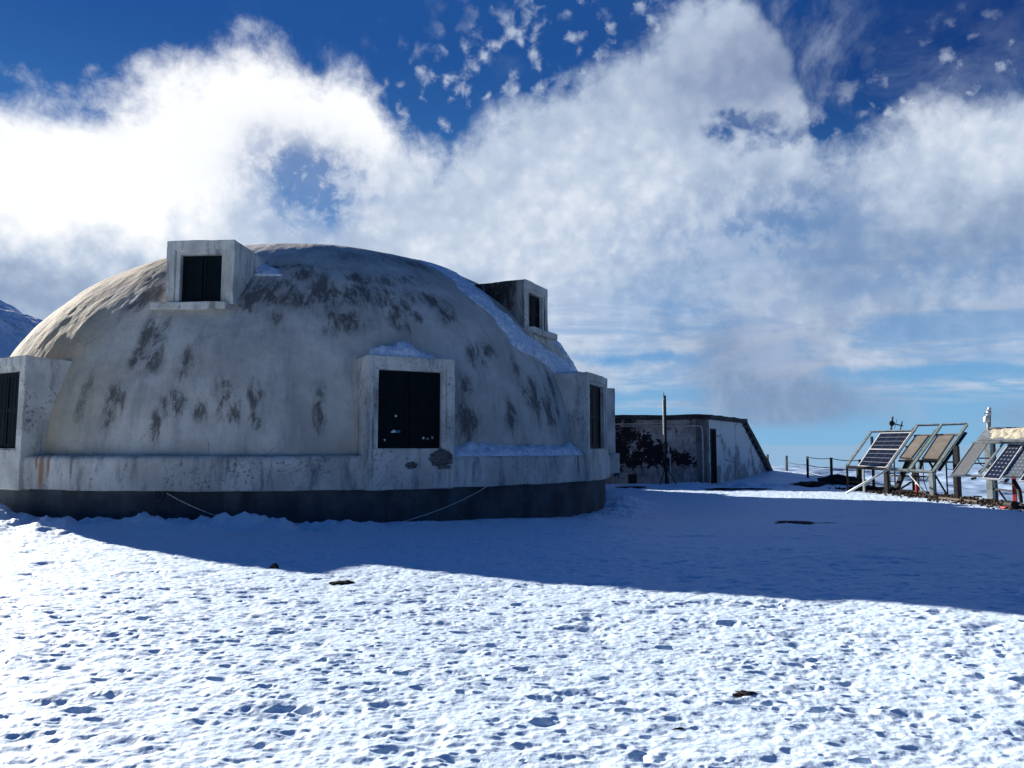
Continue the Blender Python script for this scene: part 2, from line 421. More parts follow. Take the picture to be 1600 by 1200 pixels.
# ------------------------------------------------------------------ ground: one snow sheet, finer where it is near
def edge_x(y):
    return np.interp(y, [-200, 0, 14, 26, 30, 34, 38, 43, 57, 70, 300], [16, 15, 14.4, 14.3, 14.4, 15.2, 15.8, 17, 20, 16, -20])
def ground_base(x, y):
    z = -.36*np.exp(-((x-3.4)**2+(y-21)**2)/(2*3.2**2))-.06*np.exp(-((x+4)**2+(y-15)**2)/18)
    z = z+.38*np.exp(-((x-13.2)**2+(y-41)**2)/(2*3.0**2))+.16*np.exp(-((x-11.5)**2/3+(y-33)**2/4))
    ps = np.degrees(np.arctan2((x-DC.x)*EY.x+(y-DC.y)*EY.y, (x-DC.x)*EX.x+(y-DC.y)*EX.y))
    rr = np.hypot(x-DC.x, y-DC.y)
    # cleared snow heaped along the foot of the wall, highest to the left
    ridge = np.exp(-((rr-10.2)/.5)**2)*(.19*sst(16, -14, ps)+.03)+np.exp(-((rr-11.4)/.5)**2)*.07*sst(0, -20, ps)
    lump = fbm(x*1.6, y*1.6, 4, 71)
    z = z+ridge*(1+2.2*lump)
    z = z+.16*np.exp(-((x-8.5)**2/18+(y-30)**2/3.5))*(.5+1.6*lump)
    # small drift at the right-hand foot of the wall
    c = cyl(67, 10.0, 0.); z = z+.28*np.exp(-((x-c[0])**2+(y-c[1])**2)/(2*.6**2))*(1+.6*lump)
    c = cyl(52, 10.1, 0.); z = z+.12*np.exp(-((x-c[0])**2+(y-c[1])**2)/(2*.9**2))*(1+.8*lump)
    z = z+(.015+.10*sst(30, 80, np.hypot(x, y)))*fbm(x*.16, y*.16, 3, 5)
    z = z+.075*sst(2.2, 4.6, x)*sst(9.5, 7.2, y)-.03*np.exp(-((x-.3)**2+(y-8.3)**2)/3.)
    d = np.maximum(x-edge_x(y)+.5*fbm(y*.6, x*.6, 3, 9), 0)
    d2 = np.maximum(np.hypot(x+10, y-10)-75, 0)
    return z-.62*d*d/(d+.8)-.34*d2*d2/(d2+8)
def ground_detail(x, y, r):
    smooth = sst(10.5, 13, y+.27*x)*sst(-6, 1, x)               # trodden, smoother yard beside the dome
    amp = 1-.25*smooth
    n1 = fbm(x*1.9, y*2.4, 3, 21); n2 = fbm(x*7.5, y*9.5, 3, 33, .55); n3 = fbm(x*22, y*26, 2, 45, .6)
    h = .017*n1+.0098*n2*(.7+1.6*np.abs(n1))+.0042*n3
    # melted dimples and old prints
    for sc2, dep, sd, th in ((1.9, .034, 50, .07), (3.8, .021, 55, .20), (6.2, .0130, 66, .36), (9.5, .0075, 77, .48)):
        gx, gy = x*sc2+.35*n2, y*sc2*1.15+.35*n1
        ix, iy = np.floor(gx), np.floor(gy); best = np.full(x.shape, 9.)
        for a in (-1, 0, 1):
            for b in (-1, 0, 1):
                cx, cy = ix+a, iy+b
                on = hsh(cx, cy, sd)
                px, py = cx+.15+.7*hsh(cx, cy, sd+1), cy+.15+.7*hsh(cx, cy, sd+2)
                sz = .15+.24*hsh(cx, cy, sd+3)**1.5
                d = np.hypot((gx-px)/(sz*1.35), (gy-py)/sz)
                best = np.minimum(best, np.where(on < th, d, 9.))
        k_ = sst(-.45, .35, n1+.5*vn(x*.7, y*.7, 5))
        h = h-(dep*1.1*np.exp(-(best*1.1)**2)-dep*.2*np.exp(-((best-1.45)/.35)**2))*(.7+.35*k_)
    fade = np.clip(1.6-r/60, .25, 1)
    return h*amp*fade
def ground_z(x, y):
    x = np.asarray(x, float); y = np.asarray(y, float); return ground_base(x, y)+ground_detail(x, y, np.hypot(x, y))
fine_a = np.linspace(-40, 40, 1500)
ang = np.radians(np.concatenate([np.linspace(-180, -60, 70)[:-1], np.linspace(-60, -40, 120)[:-1], fine_a, np.linspace(40, 60, 120)[1:], np.linspace(60, 180, 70)[1:-1]]))
inv_r = np.concatenate([np.geomspace(.4, 2.9, 20), 1/np.linspace(1/3.0, 1/45., 1050), np.geomspace(46, 6000, 120)])
A, RR = np.meshgrid(ang, inv_r)
gx, gy = RR*np.sin(A), RR*np.cos(A)
gz = np.maximum(ground_base(gx, gy)+ground_detail(gx, gy, RR), -1100)
me = gridmesh('snow_ground', np.stack([gx, gy, gz], -1), wrap=True)
link(me, 'snow_ground', SNOW, smooth=True, kind='structure')

# ------------------------------------------------------------------ snowy mountain beyond, left
def m_mount(t, b):
    P = t.coord(); n = t.noise(t.vscale(P, (1, 1, 1.6)), .035, 8, .68, .4)
    k = t.step(n+(t.noise(P, .3, 4, .6)-.5)*.6, .56, .74)*.6
    return dict(color=t.mix(k, (.70, .80, .93), (.09, .08, .08)), rough=.8, height=n, strength=1.0, dist=6.0)
MOUNT = mat('snow_and_lava_slope', m_mount)
mx, my = np.meshgrid(np.linspace(-700, 900, 520), np.linspace(-900, 400, 420))
MC = np.array([-690., 520.])
e1 = np.array([.8, .6])
wx = MC[0]+mx*e1[0]-my*e1[1]; wy = MC[1]+mx*e1[1]+my*e1[0]
rr = np.hypot(mx+60, my)
hz_ = 270-.42*rr+fbm(mx*.012, my*.012, 6, 91, .55)*17
me = gridmesh('mountain', np.stack([wx, wy, hz_-10], -1))
link(me, 'mountain', MOUNT, smooth=True, kind='structure')

# ------------------------------------------------------------------ sea of cloud below the summit
def m_sea(t, b):
    b.inputs['Specular IOR Level'].default_value = 0
    return dict(color=(.30, .41, .57), rough=1.0)
SEA = mat('cloud_sea', m_sea)
ang = np.radians(np.linspace(-70, 80, 900)); r_ = np.geomspace(1500, 24000, 520)
A, RR = np.meshgrid(ang, r_); cx, cy = RR*np.sin(A), RR*np.cos(A)
bil = 1-np.abs(fbm(cx*.0008, cy*.0008, 6, 17, .45))*2.2
cz = -560+110*bil+130*fbm(cx*.00035, cy*.00035, 3, 19)
me = gridmesh('cloud_sea', np.stack([cx, cy, cz], -1))
link(me, 'cloud_sea', SEA, smooth=True, kind='structure')

# ------------------------------------------------------------------ the dome building
bld = empty('dome_building', tuple(DC), label='large weathered grey concrete dome with boxed dormer windows standing in the snow', cat='building')
psi = np.concatenate([np.linspace(-120, 120, 1300), np.linspace(120, 240, 120)[1:-1]])
tt = np.linspace(0, 1, 320)
zz = DZ0+DH*np.sin(tt*np.pi/2)**(2/DN)*.99999; zz[0] = DZ0-.25
rr = dome_r(zz)
PS, ZZ = np.meshgrid(psi, zz); R2 = rr[:, None]+0*PS
uu = np.radians(PS)*9.2; arc = np.concatenate([[0], np.cumsum(np.hypot(np.diff(rr), np.diff(zz)))]); vv = arc[:, None]+0*PS
taper = np.clip(R2/3.0, 0, 1)
bump = (fbm(uu*.45, vv*.45, 4, 3)*.10+fbm(uu*1.5, vv*.9, 4, 8)*.030)*taper
STAINS = [(-11.2,5.07,2.6,.42),(-7.6,5.17,3.1,.36),(-3.2,5.01,2.0,.22),(0.4,5.23,2.7,.4),(3.0,5.07,1.8,.29),(5.9,5.19,2.9,.25),(3.9,4.46,2.5,.26),(1.9,4.2,1.1,.16),(9.8,5.06,1.7,.19),(13.1,4.74,1.8,.38),(15.4,4.69,1.4,.14),(7.1,5.72,2.0,.18),(12.2,5.69,1.4,.14),(-2.6,5.71,2.4,.18),(-6.9,4.47,.9,.2),(-23.8,3.92,1.0,.44),(-26.1,4.0,.7,.42),(-23.8,3.46,1.3,.3),(-26.4,3.55,.8,.23),(-28.2,2.34,1.0,.43),(-27.0,2.55,.6,.28),(-18.2,3.31,1.0,.29),(-12.2,2.61,1.1,.34),(-10.9,2.33,.9,.28),(-8.1,2.68,.8,.27),(-7.9,2.13,.6,.17),(-15.4,2.33,1.0,.2),(-19.0,2.47,1.4,.27),(25.5,3.8,1.4,.27),(28.1,4.01,1.3,.22),(37.1,2.69,1.9,.52),(30.2,2.31,.9,.33),(21.8,2.42,1.6,.63),(24.9,6.71,14,.3),(5.9,6.59,4.5,.22),(-36.0,5.6,4,.27),(-29.4,5.13,2.8,.25),(40.6,2.54,1.2,.53),(.2,2.35,.7,.42),(20,5.2,3,.2),(17,5.9,5,.2),(-45,4.6,4,.2),(-48,5.6,5,.25),(-40,6.3,6,.2),(-33,5.9,4,.3),(-31,4.9,2,.25),(-55,4.2,4,.4),(-5,6.0,8,.12),(12,5.35,9,.14),(22,4.9,1.6,.3),(-21,2.0,.6,.3),(8.5,2.6,.5,.8),(-33,2.6,.8,.4),(34,3.3,.7,.5),(43,3.0,.6,.5)]
stain = np.zeros_like(PS)
for (p0, z0, rp, rz) in STAINS:
    g = np.exp(-(((PS-p0)/(rp*1.75))**2+((ZZ-z0)/(rz*1.6))**2))
    stain = np.maximum(stain, g*(.7 if rp > 3.5 else 1.0))
# pale run just above the dark row, as on the real roof
P = cyl(PS, R2+bump, ZZ)
me = gridmesh('dome_shell', P, wrap=True, attrs={'stain': stain}, uvs=np.stack([uu, vv], -1))
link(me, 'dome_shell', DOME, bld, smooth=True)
# ring wall (parapet band) and plinth
def lathe(name, prof, m, amp=.012, parent=bld, seed=1, ps=None, **k):
    ps = np.concatenate([np.linspace(-115, 115, 760), np.linspace(115, 245, 80)[1:-1]]) if ps is None else ps
    pr = []
    for (a, b) in zip(prof, prof[1:]):
        n = max(1, int(math.hypot(b[0]-a[0], b[1]-a[1])/.07))
        pr += [(a[0]+(b[0]-a[0])*i/n, a[1]+(b[1]-a[1])*i/n) for i in range(n)]
    pr.append(prof[-1]); pr = np.array(pr)
    Q, r0 = np.meshgrid(ps, pr[:, 0]); _, z0 = np.meshgrid(ps, pr[:, 1])
    q = np.radians(Q)*9.6
    dr_ = fbm(q*1.3, z0*2+r0*2, 4, seed)*amp*2; dz_ = fbm(q*1.6+40, r0*3, 4, seed+5)*amp*1.3
    return link(gridmesh(name, cyl(Q, r0+dr_, z0+dz_), wrap=True), name, m, parent, smooth=True, **k)
BAND = 9.64
lathe('ring_wall', [(9.46, .655), (9.63, .655), (BAND, .68), (BAND+.01, .9), (BAND, 1.28), (9.60, 1.345), (9.52, 1.365), (9.25, 1.37), (9.05, 1.42)], PLAST, .014)
lathe('plinth', [(9.50, .70), (9.50, -1.1)], PLINTH, .012, seed=9)

def dormer(psi_, rf, z_sill, z_top, half, sh, zs, zt, back, m_front, m_side, lower, ledge=None, open_depth=.16):
    """boxed window: rf = radius of the front face; sh = half width of the shutters"""
    M = RM(psi_); pos = M @ Vector((0, -rf, z_sill))
    d = empty('dormer_window', tuple(pos)); d.parent = bld; d.matrix_parent_inverse = Matrix.Translation(-bld.location)
    y0 = -rf; T = .17
    def part(mb, name, m, **k):
        o = mb.build(name, m, None, M=M, **k)
        o.parent = d
        # keep world placement: parent chain has translation only
        o.matrix_parent_inverse = Matrix.Translation(-pos)
        return o
    # side cheeks, roof and apron as one shell
    yb = y0+back
    mb = MB()
    mb.box((-half, y0+.02, z_sill-.02), (-sh-.10, yb, z_top-.02)).box((sh+.10, y0+.02, z_sill-.02), (half, yb, z_top-.02))
    mb.box((-half, y0+.02, zt+.10), (half, yb, z_top)); mb.box((-half, y0+.02, z_sill-.02), (half, yb, zs-.03))
    part(mb, 'casing', m_side, sub=.2, wob=.03, bev=.018)
    # raised surround at the front
    mb = MB()
    mb.box((-half-.003, y0, z_sill), (-sh-.11, y0+.06, z_top+.004)); mb.box((sh+.11, y0, z_sill), (half+.003, y0+.06, z_top+.004))
    mb.box((-sh-.112, y0+.002, zt+.09), (sh+.112, y0+.062, z_top+.006)); mb.box((-sh-.112, y0+.002, z_sill+.002), (sh+.112, y0+.062, zs-.02))
    part(mb, 'surround', m_front, sub=.14, wob=.026, bev=.016)
    # thin reveal frame
    mb = MB()
    mb.box((-sh-.10, y0+.035, zs-.02), (-sh, y0+open_depth+.05, zt+.10)); mb.box((sh, y0+.035, zs-.02), (sh+.10, y0+open_depth+.05, zt+.10))
    mb.box((-sh, y0+.037, zt), (sh, y0+open_depth+.05, zt+.10)); mb.box((-sh, y0+.037, zs-.03), (sh, y0+open_depth+.05, zs))
    part(mb, 'window_frame', m_front, bev=.006)
    for s in (-1, 1):
        mb = MB(); a, b = sorted((s*.012, s*(sh-.006))); yy = y0+open_depth
        mb.box((a, yy, zs+.008), (b, yy+.04, zt-.008))
        w_ = .07
        mb.box((a, yy-.018, zs+.01), (a+w_, yy, zt-.01)); mb.box((b-w_, yy-.018, zs+.01), (b, yy, zt-.01))
        for (z1, z2) in ((zs+.01, zs+.10), (zt-.10, zt-.01), ((zs+zt)/2-.04, (zs+zt)/2+.04)):
            mb.box((a+w_, yy-.017, z1), (b-w_, yy, z2))
        for k_ in range(1, 4):
            xx = a+w_+(b-a-2*w_)*k_/4
            mb.box((xx-.004, yy-.006, zs+.1), (xx+.004, yy, zt-.1))
        part(mb, 'shutter', SHUT, bev=.003)
    if ledge:
        mb = MB(); mb.box((-half+ledge[0], y0-ledge[2], z_sill-.16), (half+ledge[1], y0+.35, z_sill+.012))
        part(mb, 'sill', m_front, sub=.22, wob=.02, bev=.02)
    d['_M'] = 0
    del d['_M']
    return d, M, part
ZS, ZT = 1.52, 3.20
lowers = {}
for ps_, zt_, zw in ((-44.8, 3.51, ZT), (11.6, 3.50, ZT), (52.5, 3.60, 3.30), (135, 3.5, ZT), (180, 3.5, ZT), (225, 3.5, ZT)):
    lowers[ps_] = dormer(ps_, BAND+.035, .655, zt_, 1.01, .72, ZS, zw, 1.15, FRAMEM, PLAST, True)
uppers = {}
for ps_, rf_, zs_, zt_, msd, lg in ((-18.8, 8.25, 4.79, 6.22, PLAST, (-.30, -.12, .10)), (49.2, 8.02, 4.90, 6.27, BLACKC, (0, .12, .26))):
    u_ = dormer(ps_, rf_, zs_, zt_, .785, .485, zs_+.03, zt_-.31, 1.9, FRAMEM, msd, False, ledge=lg)
    uppers[ps_] = u_
    if lg[0] < 0: continue
    mb = MB(); mb.prism([(-.72, -rf_-.10, zs_-.14), (-.72, -rf_-.42, zs_-.95), (-.72, -7.4, zs_-.95), (-.72, -7.4, zs_-.14)], (1.5, 0, 0))
    u_[2](mb, 'apron', PLAST, sub=.25, wob=.03, bev=.02)
# entrance porch on the far right side
M = RM(92)
por = empty('entrance_porch', tuple(M @ Vector((0, -10.4, 0)))); por.parent = bld; por.matrix_parent_inverse = Matrix.Translation(-bld.location)
def ppart(mb, name, m, **k):
    o = mb.build(name, m, None, M=M, **k); o.parent = por; o.matrix_parent_inverse = Matrix.Translation(-por.location); return o
ppart(MB().box((-.8, -10.46, 1.3), (.8, -8.6, 3.72)), 'porch_wall', PLAST, sub=.25, wob=.02, bev=.02)
ppart(MB().box((-.97, -10.53, .64), (.97, -8.9, 1.36)), 'porch_base', FRAMEM, sub=.25, wob=.02, bev=.02)
ppart(MB().box((-.6, -9.8, -.9), (.6, -9.0, .66)), 'porch_plinth', PLINTH)
# stickers on the centre window's shutters
d, M, part = lowers[11.6]
yy = -(BAND+.035)+.16-.021
def onshut(px, py):                      # photo pixel -> local x,z on the shutter plane
    n = M.to_3x3() @ Vector((0, 1, 0)); p0 = M @ Vector((0, yy, 0)); o = Vector((0, 0, HC)); v = at(px, py, 10)-o
    p = o+v*((p0-o).dot(n)/v.dot(n)); q = M.inverted() @ p; return q.x, q.z
def disc(mb, x, z, r, n=14, y=yy, th=.003):
    mb.prism([(x+r*math.cos(a*2*math.pi/n), y, z+r*math.sin(a*2*math.pi/n)) for a in range(n)], (0, -th, 0))
x, z = onshut(618.5, 650); mb = MB(); disc(mb, x, z, .024); part(mb, 'round_sticker', WHITEP)
x, z = onshut(601, 687.5); mb = MB(); disc(mb, x, z, .022); part(mb, 'round_sticker', WHITEP)
x, z = onshut(619, 674); mb = MB()
mb.prism([(x-.115, yy, z-.03), (x-.115, yy, z-.005), (x-.085, yy, z+.01), (x-.07, yy, z+.03), (x-.04, yy, z+.035), (x-.015, yy, z+.012), (x-.015, yy, z-.03)], (0, -.003, 0))
part(mb, 'house_sticker', WHITEP)
mb = MB(); mb.box((x-.014, yy-.0025, z-.027), (x+.094, yy, z+.018)); part(mb, 'blue_sticker', BLUEP)
for k_, (sx, sy) in enumerate(((661.5, 684.5), (668.5, 685), (675.5, 684))):
    x, z = onshut(sx, sy); mb = MB()
    if k_ == 0:
        for a in range(5): disc(mb, x+.014*math.cos(a*1.257), z+.014*math.sin(a*1.257), .015, 8, th=.003+.0004*a)
    elif k_ == 1:
        mb.box((x-.03, yy-.003, z-.004), (x+.01, yy, z+.004)).box((x-.03, yy-.003, z-.018), (x+.03, yy, z-.011)).box((x-.028, yy-.003, z+.009), (x, yy, z+.014))
    else:
        n = 16
        for a in range(n):
            a0, a1 = a*2*math.pi/n, (a+1)*2*math.pi/n
            mb.prism([(x+.024*math.cos(a0), yy, z+.03*math.sin(a0)), (x+.024*math.cos(a1), yy, z+.03*math.sin(a1)), (x+.015*math.cos(a1), yy, z+.02*math.sin(a1)), (x+.015*math.cos(a0), yy, z+.02*math.sin(a0))], (0, -.003, 0))
        mb.box((x-.004, yy-.003, z-.012), (x+.006, yy, z+.010))
    part(mb, 'sticker', WHITEP)
# broken block below that window
mb = MB(); x, z = onshut(690, 731); M_ = M
mb.box((x-.14, yy-.24, z-.02), (x+.13, yy-.10, z+.05)); part(mb, 'broken_block', concrete('rough_mortar', (.12, .12, .12), (.22, .21, .2), (.05, .05, .05)), sub=.04, wob=.02)
# round porthole lamps on the plinth
def circ_at(px):
    az = uv(px, 770)[0]-AZ0
    lo, hi = -67., 67.
    for _ in range(40):
        m_ = (lo+hi)/2; a = math.radians(m_)
        if math.atan2(9.5*math.sin(a), DD-9.5*math.cos(a)) < az: lo = m_
        else: hi = m_
    return lo
for px, py in ((245, 773), (826, 761)):
    p = circ_at(px); Mx = RM(p); a = cyl(p, 9.5, 0.); z = at(px, py, float(a[1])).z
    mb = MB()
    for (r0, r1, ya, yb_) in ((.17, .13, .01, .05), (.10, .06, .045, .09), (.05, .03, .09, .12)):
        n = 18
        ra = [(r0*math.cos(k*2*math.pi/n), -9.50+.03-0, z+r0*math.sin(k*2*math.pi/n)) for k in range(n)]
        mb.prism([(q[0], -9.48, q[2]) for q in ra], (0, -yb_, 0))
    o = mb.build('wall_lamp', PLINTH, None, M=Mx, bev=.006)
    o.parent = bld; o.matrix_parent_inverse = Matrix.Translation(-bld.location)
# loose pale cable slung along the plinth
def cable(name, pts_px, label):
    mb = MB(); P = []
    for px, py in pts_px:
        p = circ_at(px); a = cyl(p, 9.60, 0.); P.append(Vector((a[0], a[1], at(px, py, float(a[1])).z)))
    mb.tube(P, .011, 8); mb.build(name, CABLE, smooth=True, label=label, cat='cable')
def quad(a, b, c, n=18):
    return [((1-s)**2*a[0]+2*s*(1-s)*b[0]+s*s*c[0], (1-s)**2*a[1]+2*s*(1-s)*b[1]+s*s*c[1]) for s in [i/n for i in range(n+1)]]
cable('cable', quad((265, 771), (345, 817), (430, 824)), 'thin pale cable sagging down the dark plinth below the upper left dormer')
cable('cable', quad((616, 818), (700, 797), (765, 755)), 'thin pale cable rising along the dark plinth right of the centre window')

# ------------------------------------------------------------------ snow lying on the building
def polar_patch(name, label, rows, thick, off=0.0, seed=1, nc=60, sub=14, m=CRUST, rfun=None):
    """rows: (z, psi_left, psi_right); a crust of snow following the shell"""
    rows = np.array(rows, float); n = len(rows); s = np.linspace(0, n-1, n*sub)
    z = np.interp(s, range(n), rows[:, 0]); L = np.interp(s, range(n), rows[:, 1]); Rr = np.interp(s, range(n), rows[:, 2])
    tq = np.linspace(0, 1, nc); T, Zg = np.meshgrid(tq, z); Lg = L[:, None]+0*T; Rg = Rr[:, None]+0*T
    Lg = Lg+fbm(Zg*3.1, 0*T, 4, seed)*2.6; Rg = Rg+fbm(Zg*3.1, 0*T+9, 4, seed+3)*2.2
    PSg = Lg+(Rg-Lg)*T
    e = np.minimum(T, 1-T)*2; endt = np.minimum(s, n-1-s)[:, None]+0*T
    prof = np.clip(e*3.2, 0, 1)**.6*np.clip(endt*2.5, 0, 1)**.6
    u_ = np.radians(PSg)*9
    r0 = (rfun or dome_r)(Zg)
    r = r0+off-.14+prof*(.14+thick)+prof*fbm(u_*3, Zg*3.5, 4, seed+8)*.09
    link(gridmesh(name, cyl(PSg, r, Zg)), name, m, smooth=True, label=label, cat='snow')
polar_patch('snow_streak', 'long pale streak of old snow running down the dome past the upper right dormer',
            [(7.4, 38, 50), (7.15, 35, 47), (6.9, 33, 45), (6.5, 31, 42), (6.1, 30.6, 40.5), (5.6, 31, 40.3), (5.2, 31.6, 40.8), (4.9, 32, 41.5), (4.6, 33, 43), (4.3, 34.5, 48), (4.1, 37.5, 57), (3.9, 41, 64), (3.65, 45, 64), (3.5, 48, 60)], .075, off=.02, seed=4)
polar_patch('snow_strip', 'narrow strip of snow on the right rim of the dome beyond the upper right dormer',
            [(5.7, 57, 66), (5.4, 59, 66), (5.1, 61, 69), (4.7, 62, 69), (4.4, 61, 72), (4.1, 60, 74), (3.9, 62, 74)], .05, off=.02, seed=14)
polar_patch('snow_pocket', 'small triangle of blue snow in the hollow right of the upper left dormer',
            [(5.62, -13.4, -7.9), (5.78, -13.2, -8.4), (5.95, -13.1, -9.6), (6.12, -13.0, -10.9), (6.3, -12.9, -12.0)], .05, off=.03, seed=24, nc=30)
def ledge_snow(name, label, p0, p1, hgt, seed, zb=1.36, ro=9.60):
    ps = np.linspace(p0, p1, int((p1-p0)*9)); k = np.linspace(0, 1, 22)
    K_, PSg = np.meshgrid(k, ps)
    r_in = 8.95
    rr_ = ro+(r_in-ro)*K_
    h = hgt*np.clip(K_*1.9, 0, 1)**.55
    u_ = np.radians(PSg)*9.6
    end = np.clip(np.minimum(PSg-p0, p1-PSg)/1.1, 0, 1)**.6
    h = (h*(1+.5*fbm(u_*1.3, K_*2, 3, seed)+.3*fbm(u_*6, K_*4, 3, seed+1)))*end
    rr_ = rr_+fbm(u_*2.5, K_*0, 3, seed+4)*.05*(K_ < .3)
    link(gridmesh(name, cyl(PSg, rr_, zb-.02+h)), name, CRUST, smooth=True, label=label, cat='snow')
ledge_snow('ledge_snow', 'long bank of snow lying on the ledge between the centre and right windows', 17.6, 46.6, .27, 3)
ledge_snow('ledge_snow', 'small heap of snow on the ledge of the porch behind the right window', 58.5, 84, .27, 13)
def mound(name, label, M_, x0, x1, y0, y1, z, hgt, seed, nx=50, ny=24, skew=0):
    X, Y = np.meshgrid(np.linspace(x0, x1, nx), np.linspace(y0, y1, ny))
    a = (X-x0)/(x1-x0); b = (Y-y0)/(y1-y0)
    h = np.clip(np.minimum(a*9, (1-a)*(2.2 if skew else 3)), 0, 1)**.5*np.clip(b*4, 0, 1)**.5
    Z = z-.02+h*hgt*(1+.5*fbm(X*2.5, Y*2.5, 4, seed))
    P = np.stack([X, Y, Z], -1).reshape(-1, 3)
    Mn = np.array(M_); P = P @ Mn[:3, :3].T+Mn[:3, 3]
    link(gridmesh(name, P.reshape(ny, nx, 3)), name, CRUST, smooth=True, label=label, cat='snow')
mound('snow_mound', 'flat cap of blue snow on top of the centre window box', RM(11.6), -.72, .70, -9.52, -8.5, 3.50, .34, 5, skew=1)
mound('snow_mound', 'thin snow on top of the right ground-level window box', RM(52.5), -.75, .6, -9.4, -8.6, 3.60, .10, 6)

# ------------------------------------------------------------------ low outbuilding at the right
C0 = Vector((8.27, 31.4, 0)); fd = Vector((-.97, .22, 0)).normalized(); sd_ = Vector((.54, .84, 0)).normalized()
SM = Matrix((-fd, sd_, Vector((0, 0, 1)))).transposed().to_4x4(); SM.translation = C0   # local x: toward the corner, y: back
shed = empty('outbuilding', tuple(C0), label='low flat-roofed outbuilding with peeling dark and white walls and a sloping rear roof', cat='building')
def spart(mb, name, m, parent=shed, **k):
    o = mb.build(name, m, None, M=SM, **k); o.parent = parent; o.matrix_parent_inverse = Matrix.Translation(-C0); return o
def m_shedfront(t, b):
    O = t.coord(); x, y, z = t.sep(O)
    n = t.noise(O, 2.0, 7, .7, .3); n2 = t.noise(O, 9, 5, .7)
    base = t.mix(t.step(t.noise(O, 1.2, 5, .65), .4, .6), (.30, .27, .25), (.48, .44, .41))
    base = t.mix(t.step(t.noise(t.vscale(O, (1, 1, .3)), 5, 5, .7), .5, .66)*.7, base, (.09, .09, .09))
    def blob(px, py, rx, rz):
        q = at(px, py, 33.0)
        # position along the wall
        s = t.gauss(x, z, q.x, q.z, rx, rz); return s
    k = blob(975, 675, .45, .9)
    for a in ((1012, 710, 1.0, .55), (1000, 690, .5, .5), (1060, 718, .6, .35), (1093, 675, .28, .6), (1096, 735, .3, .5), (1000, 722, 1.3, .3), (965, 700, .5, 1.2)):
        k = t.m('MAXIMUM', k, blob(*a))
    k = t.step(k*.9+(n-.5)*2.6+(n2-.5)*1.3+(t.noise(O, 4.5, 5, .7)-.5)*1.2, .40, .50)
    base = t.mix(k, base, (.018, .017, .020))
    return dict(color=base, rough=.9, height=n2-k*.4, strength=.6, dist=.03)
SHF = mat('peeling_dark_wall', m_shedfront)
def m_shedside(t, b):
    O = t.coord(); x, y, z = t.sep(O)
    n = t.noise(O, 1.4, 6, .7, .4); n2 = t.noise(O, 10, 5, .7)
    base = t.mix(t.step(n2, .4, .65), (.66, .66, .65), (.78, .78, .77))
    base = t.mix(t.step(t.noise(O, 1.0, 5, .6)+(z-1.2)*-.12, .5, .62)*.8, base, (.26, .25, .25))
    e = t.voro(t.vscale(O, (1, 1, .8)), .42, 'DISTANCE_TO_EDGE')
    base = t.mix(t.step(e+(n2-.5)*.06, .015, .0)*.8, base, (.05, .05, .06))
    return dict(color=base, rough=.9, height=n2, strength=.5, dist=.02)
SHS = mat('peeling_white_wall', m_shedside)
TAR = concrete('tar_roof', (.030, .028, .030), (.055, .05, .05), (.16, .16, .17), .4)
OLDC = concrete('old_concrete_edge', (.13, .125, .12), (.21, .20, .19), (.05, .05, .055), .6)
zr = 2.78
mb = MB(); mb.box((-14, 0, -.8), (-.42, .3, zr)); spart(mb, 'front_wall', SHF, sub=.5, wob=.03)
mb = MB(); mb.box((-.42, -.02, -.8), (.02, .32, zr)); spart(mb, 'corner_pillar', OLDC, sub=.3, wob=.03, bev=.02)
# side wall with its door opening
side = [(0, .32, -.8), (0, .55, -.8), (0, .55, 2.33), (0, 1.22, 2.33), (0, 1.22, -.8), (0, 10.4, -.8), (0, 10.4, .25), (0, 5.5, zr), (0, .32, zr)]
mb = MB(); mb.prism(side, (-.25, 0, 0)); spart(mb, 'side_wall', SHS)
mb = MB()
mb.box((-.30, .50, -.3), (.03, .56, 2.40)).box((-.30, 1.21, -.3), (.03, 1.27, 2.40)).box((-.30, .56, 2.33), (.03, 1.21, 2.40)); spart(mb, 'door_frame', DARKST)
mb = MB(); mb.box((-.22, .56, -.3), (-.16, 1.21, 2.33)); mb.box((-.158, .62, .2), (-.14, 1.15, 1.0)).box((-.158, .62, 1.15), (-.14, 1.15, 2.2))
spart(mb, 'door', flat('dark_door_paint', (.02, .025, .03), .6), bev=.004)
mb = MB(); mb.box((-14.3, -.22, zr), (.22, 5.7, zr+.20)); spart(mb, 'roof_slab', TAR, sub=.6, wob=.05, bev=.02)
mb = MB(); mb.prism([(.2, 5.55, zr+.19), (.2, 5.7, zr-.12), (.2, 10.75, -.05), (.2, 10.95, .22)], (-13.5, 0, 0)); spart(mb, 'sloping_roof', TAR, sub=.8, wob=.05)
for k_ in range(9):
    a = k_/9; spart(MB().box((-.02, 5.6+a*4.9, 2.58-a*2.6), (.19, 5.68+a*4.9, 2.66-a*2.6)), 'rafter_end', OLDC)
mb = MB()
mb.tube([(-3.6, -.06, 2.50), (-.35, -.06, 2.50), (-.22, -.06, 2.48), (-.16, -.06, 2.40), (-.14, -.06, 2.2), (-.14, -.06, -.2)], .035, 8)
spart(mb, 'conduit_pipe', CABLE, smooth=True)
mb = MB(); mb.box((-5.2, -.06, 2.58), (-2.4, -.02, 2.62)); mb.box((-2.3, -.06, 2.60), (-1.6, -.02, 2.63)); spart(mb, 'wall_trunking', CABLE)
mb = MB(); mb.box((-1.72, -.16, 1.86), (-1.38, .01, 2.30)); bx = spart(mb, 'electrical_box', flat('grey_box', (.62, .62, .60), .5), bev=.03)
mb = MB(); mb.tube([(-1.56, -.05, 1.86), (-1.56, -.05, 1.25), (-1.50, -.05, 1.1), (-1.50, -.05, -.1)], .028, 8).box((-1.63, -.1, 1.15), (-1.47, .01, 1.30))
spart(mb, 'downpipe', CABLE)
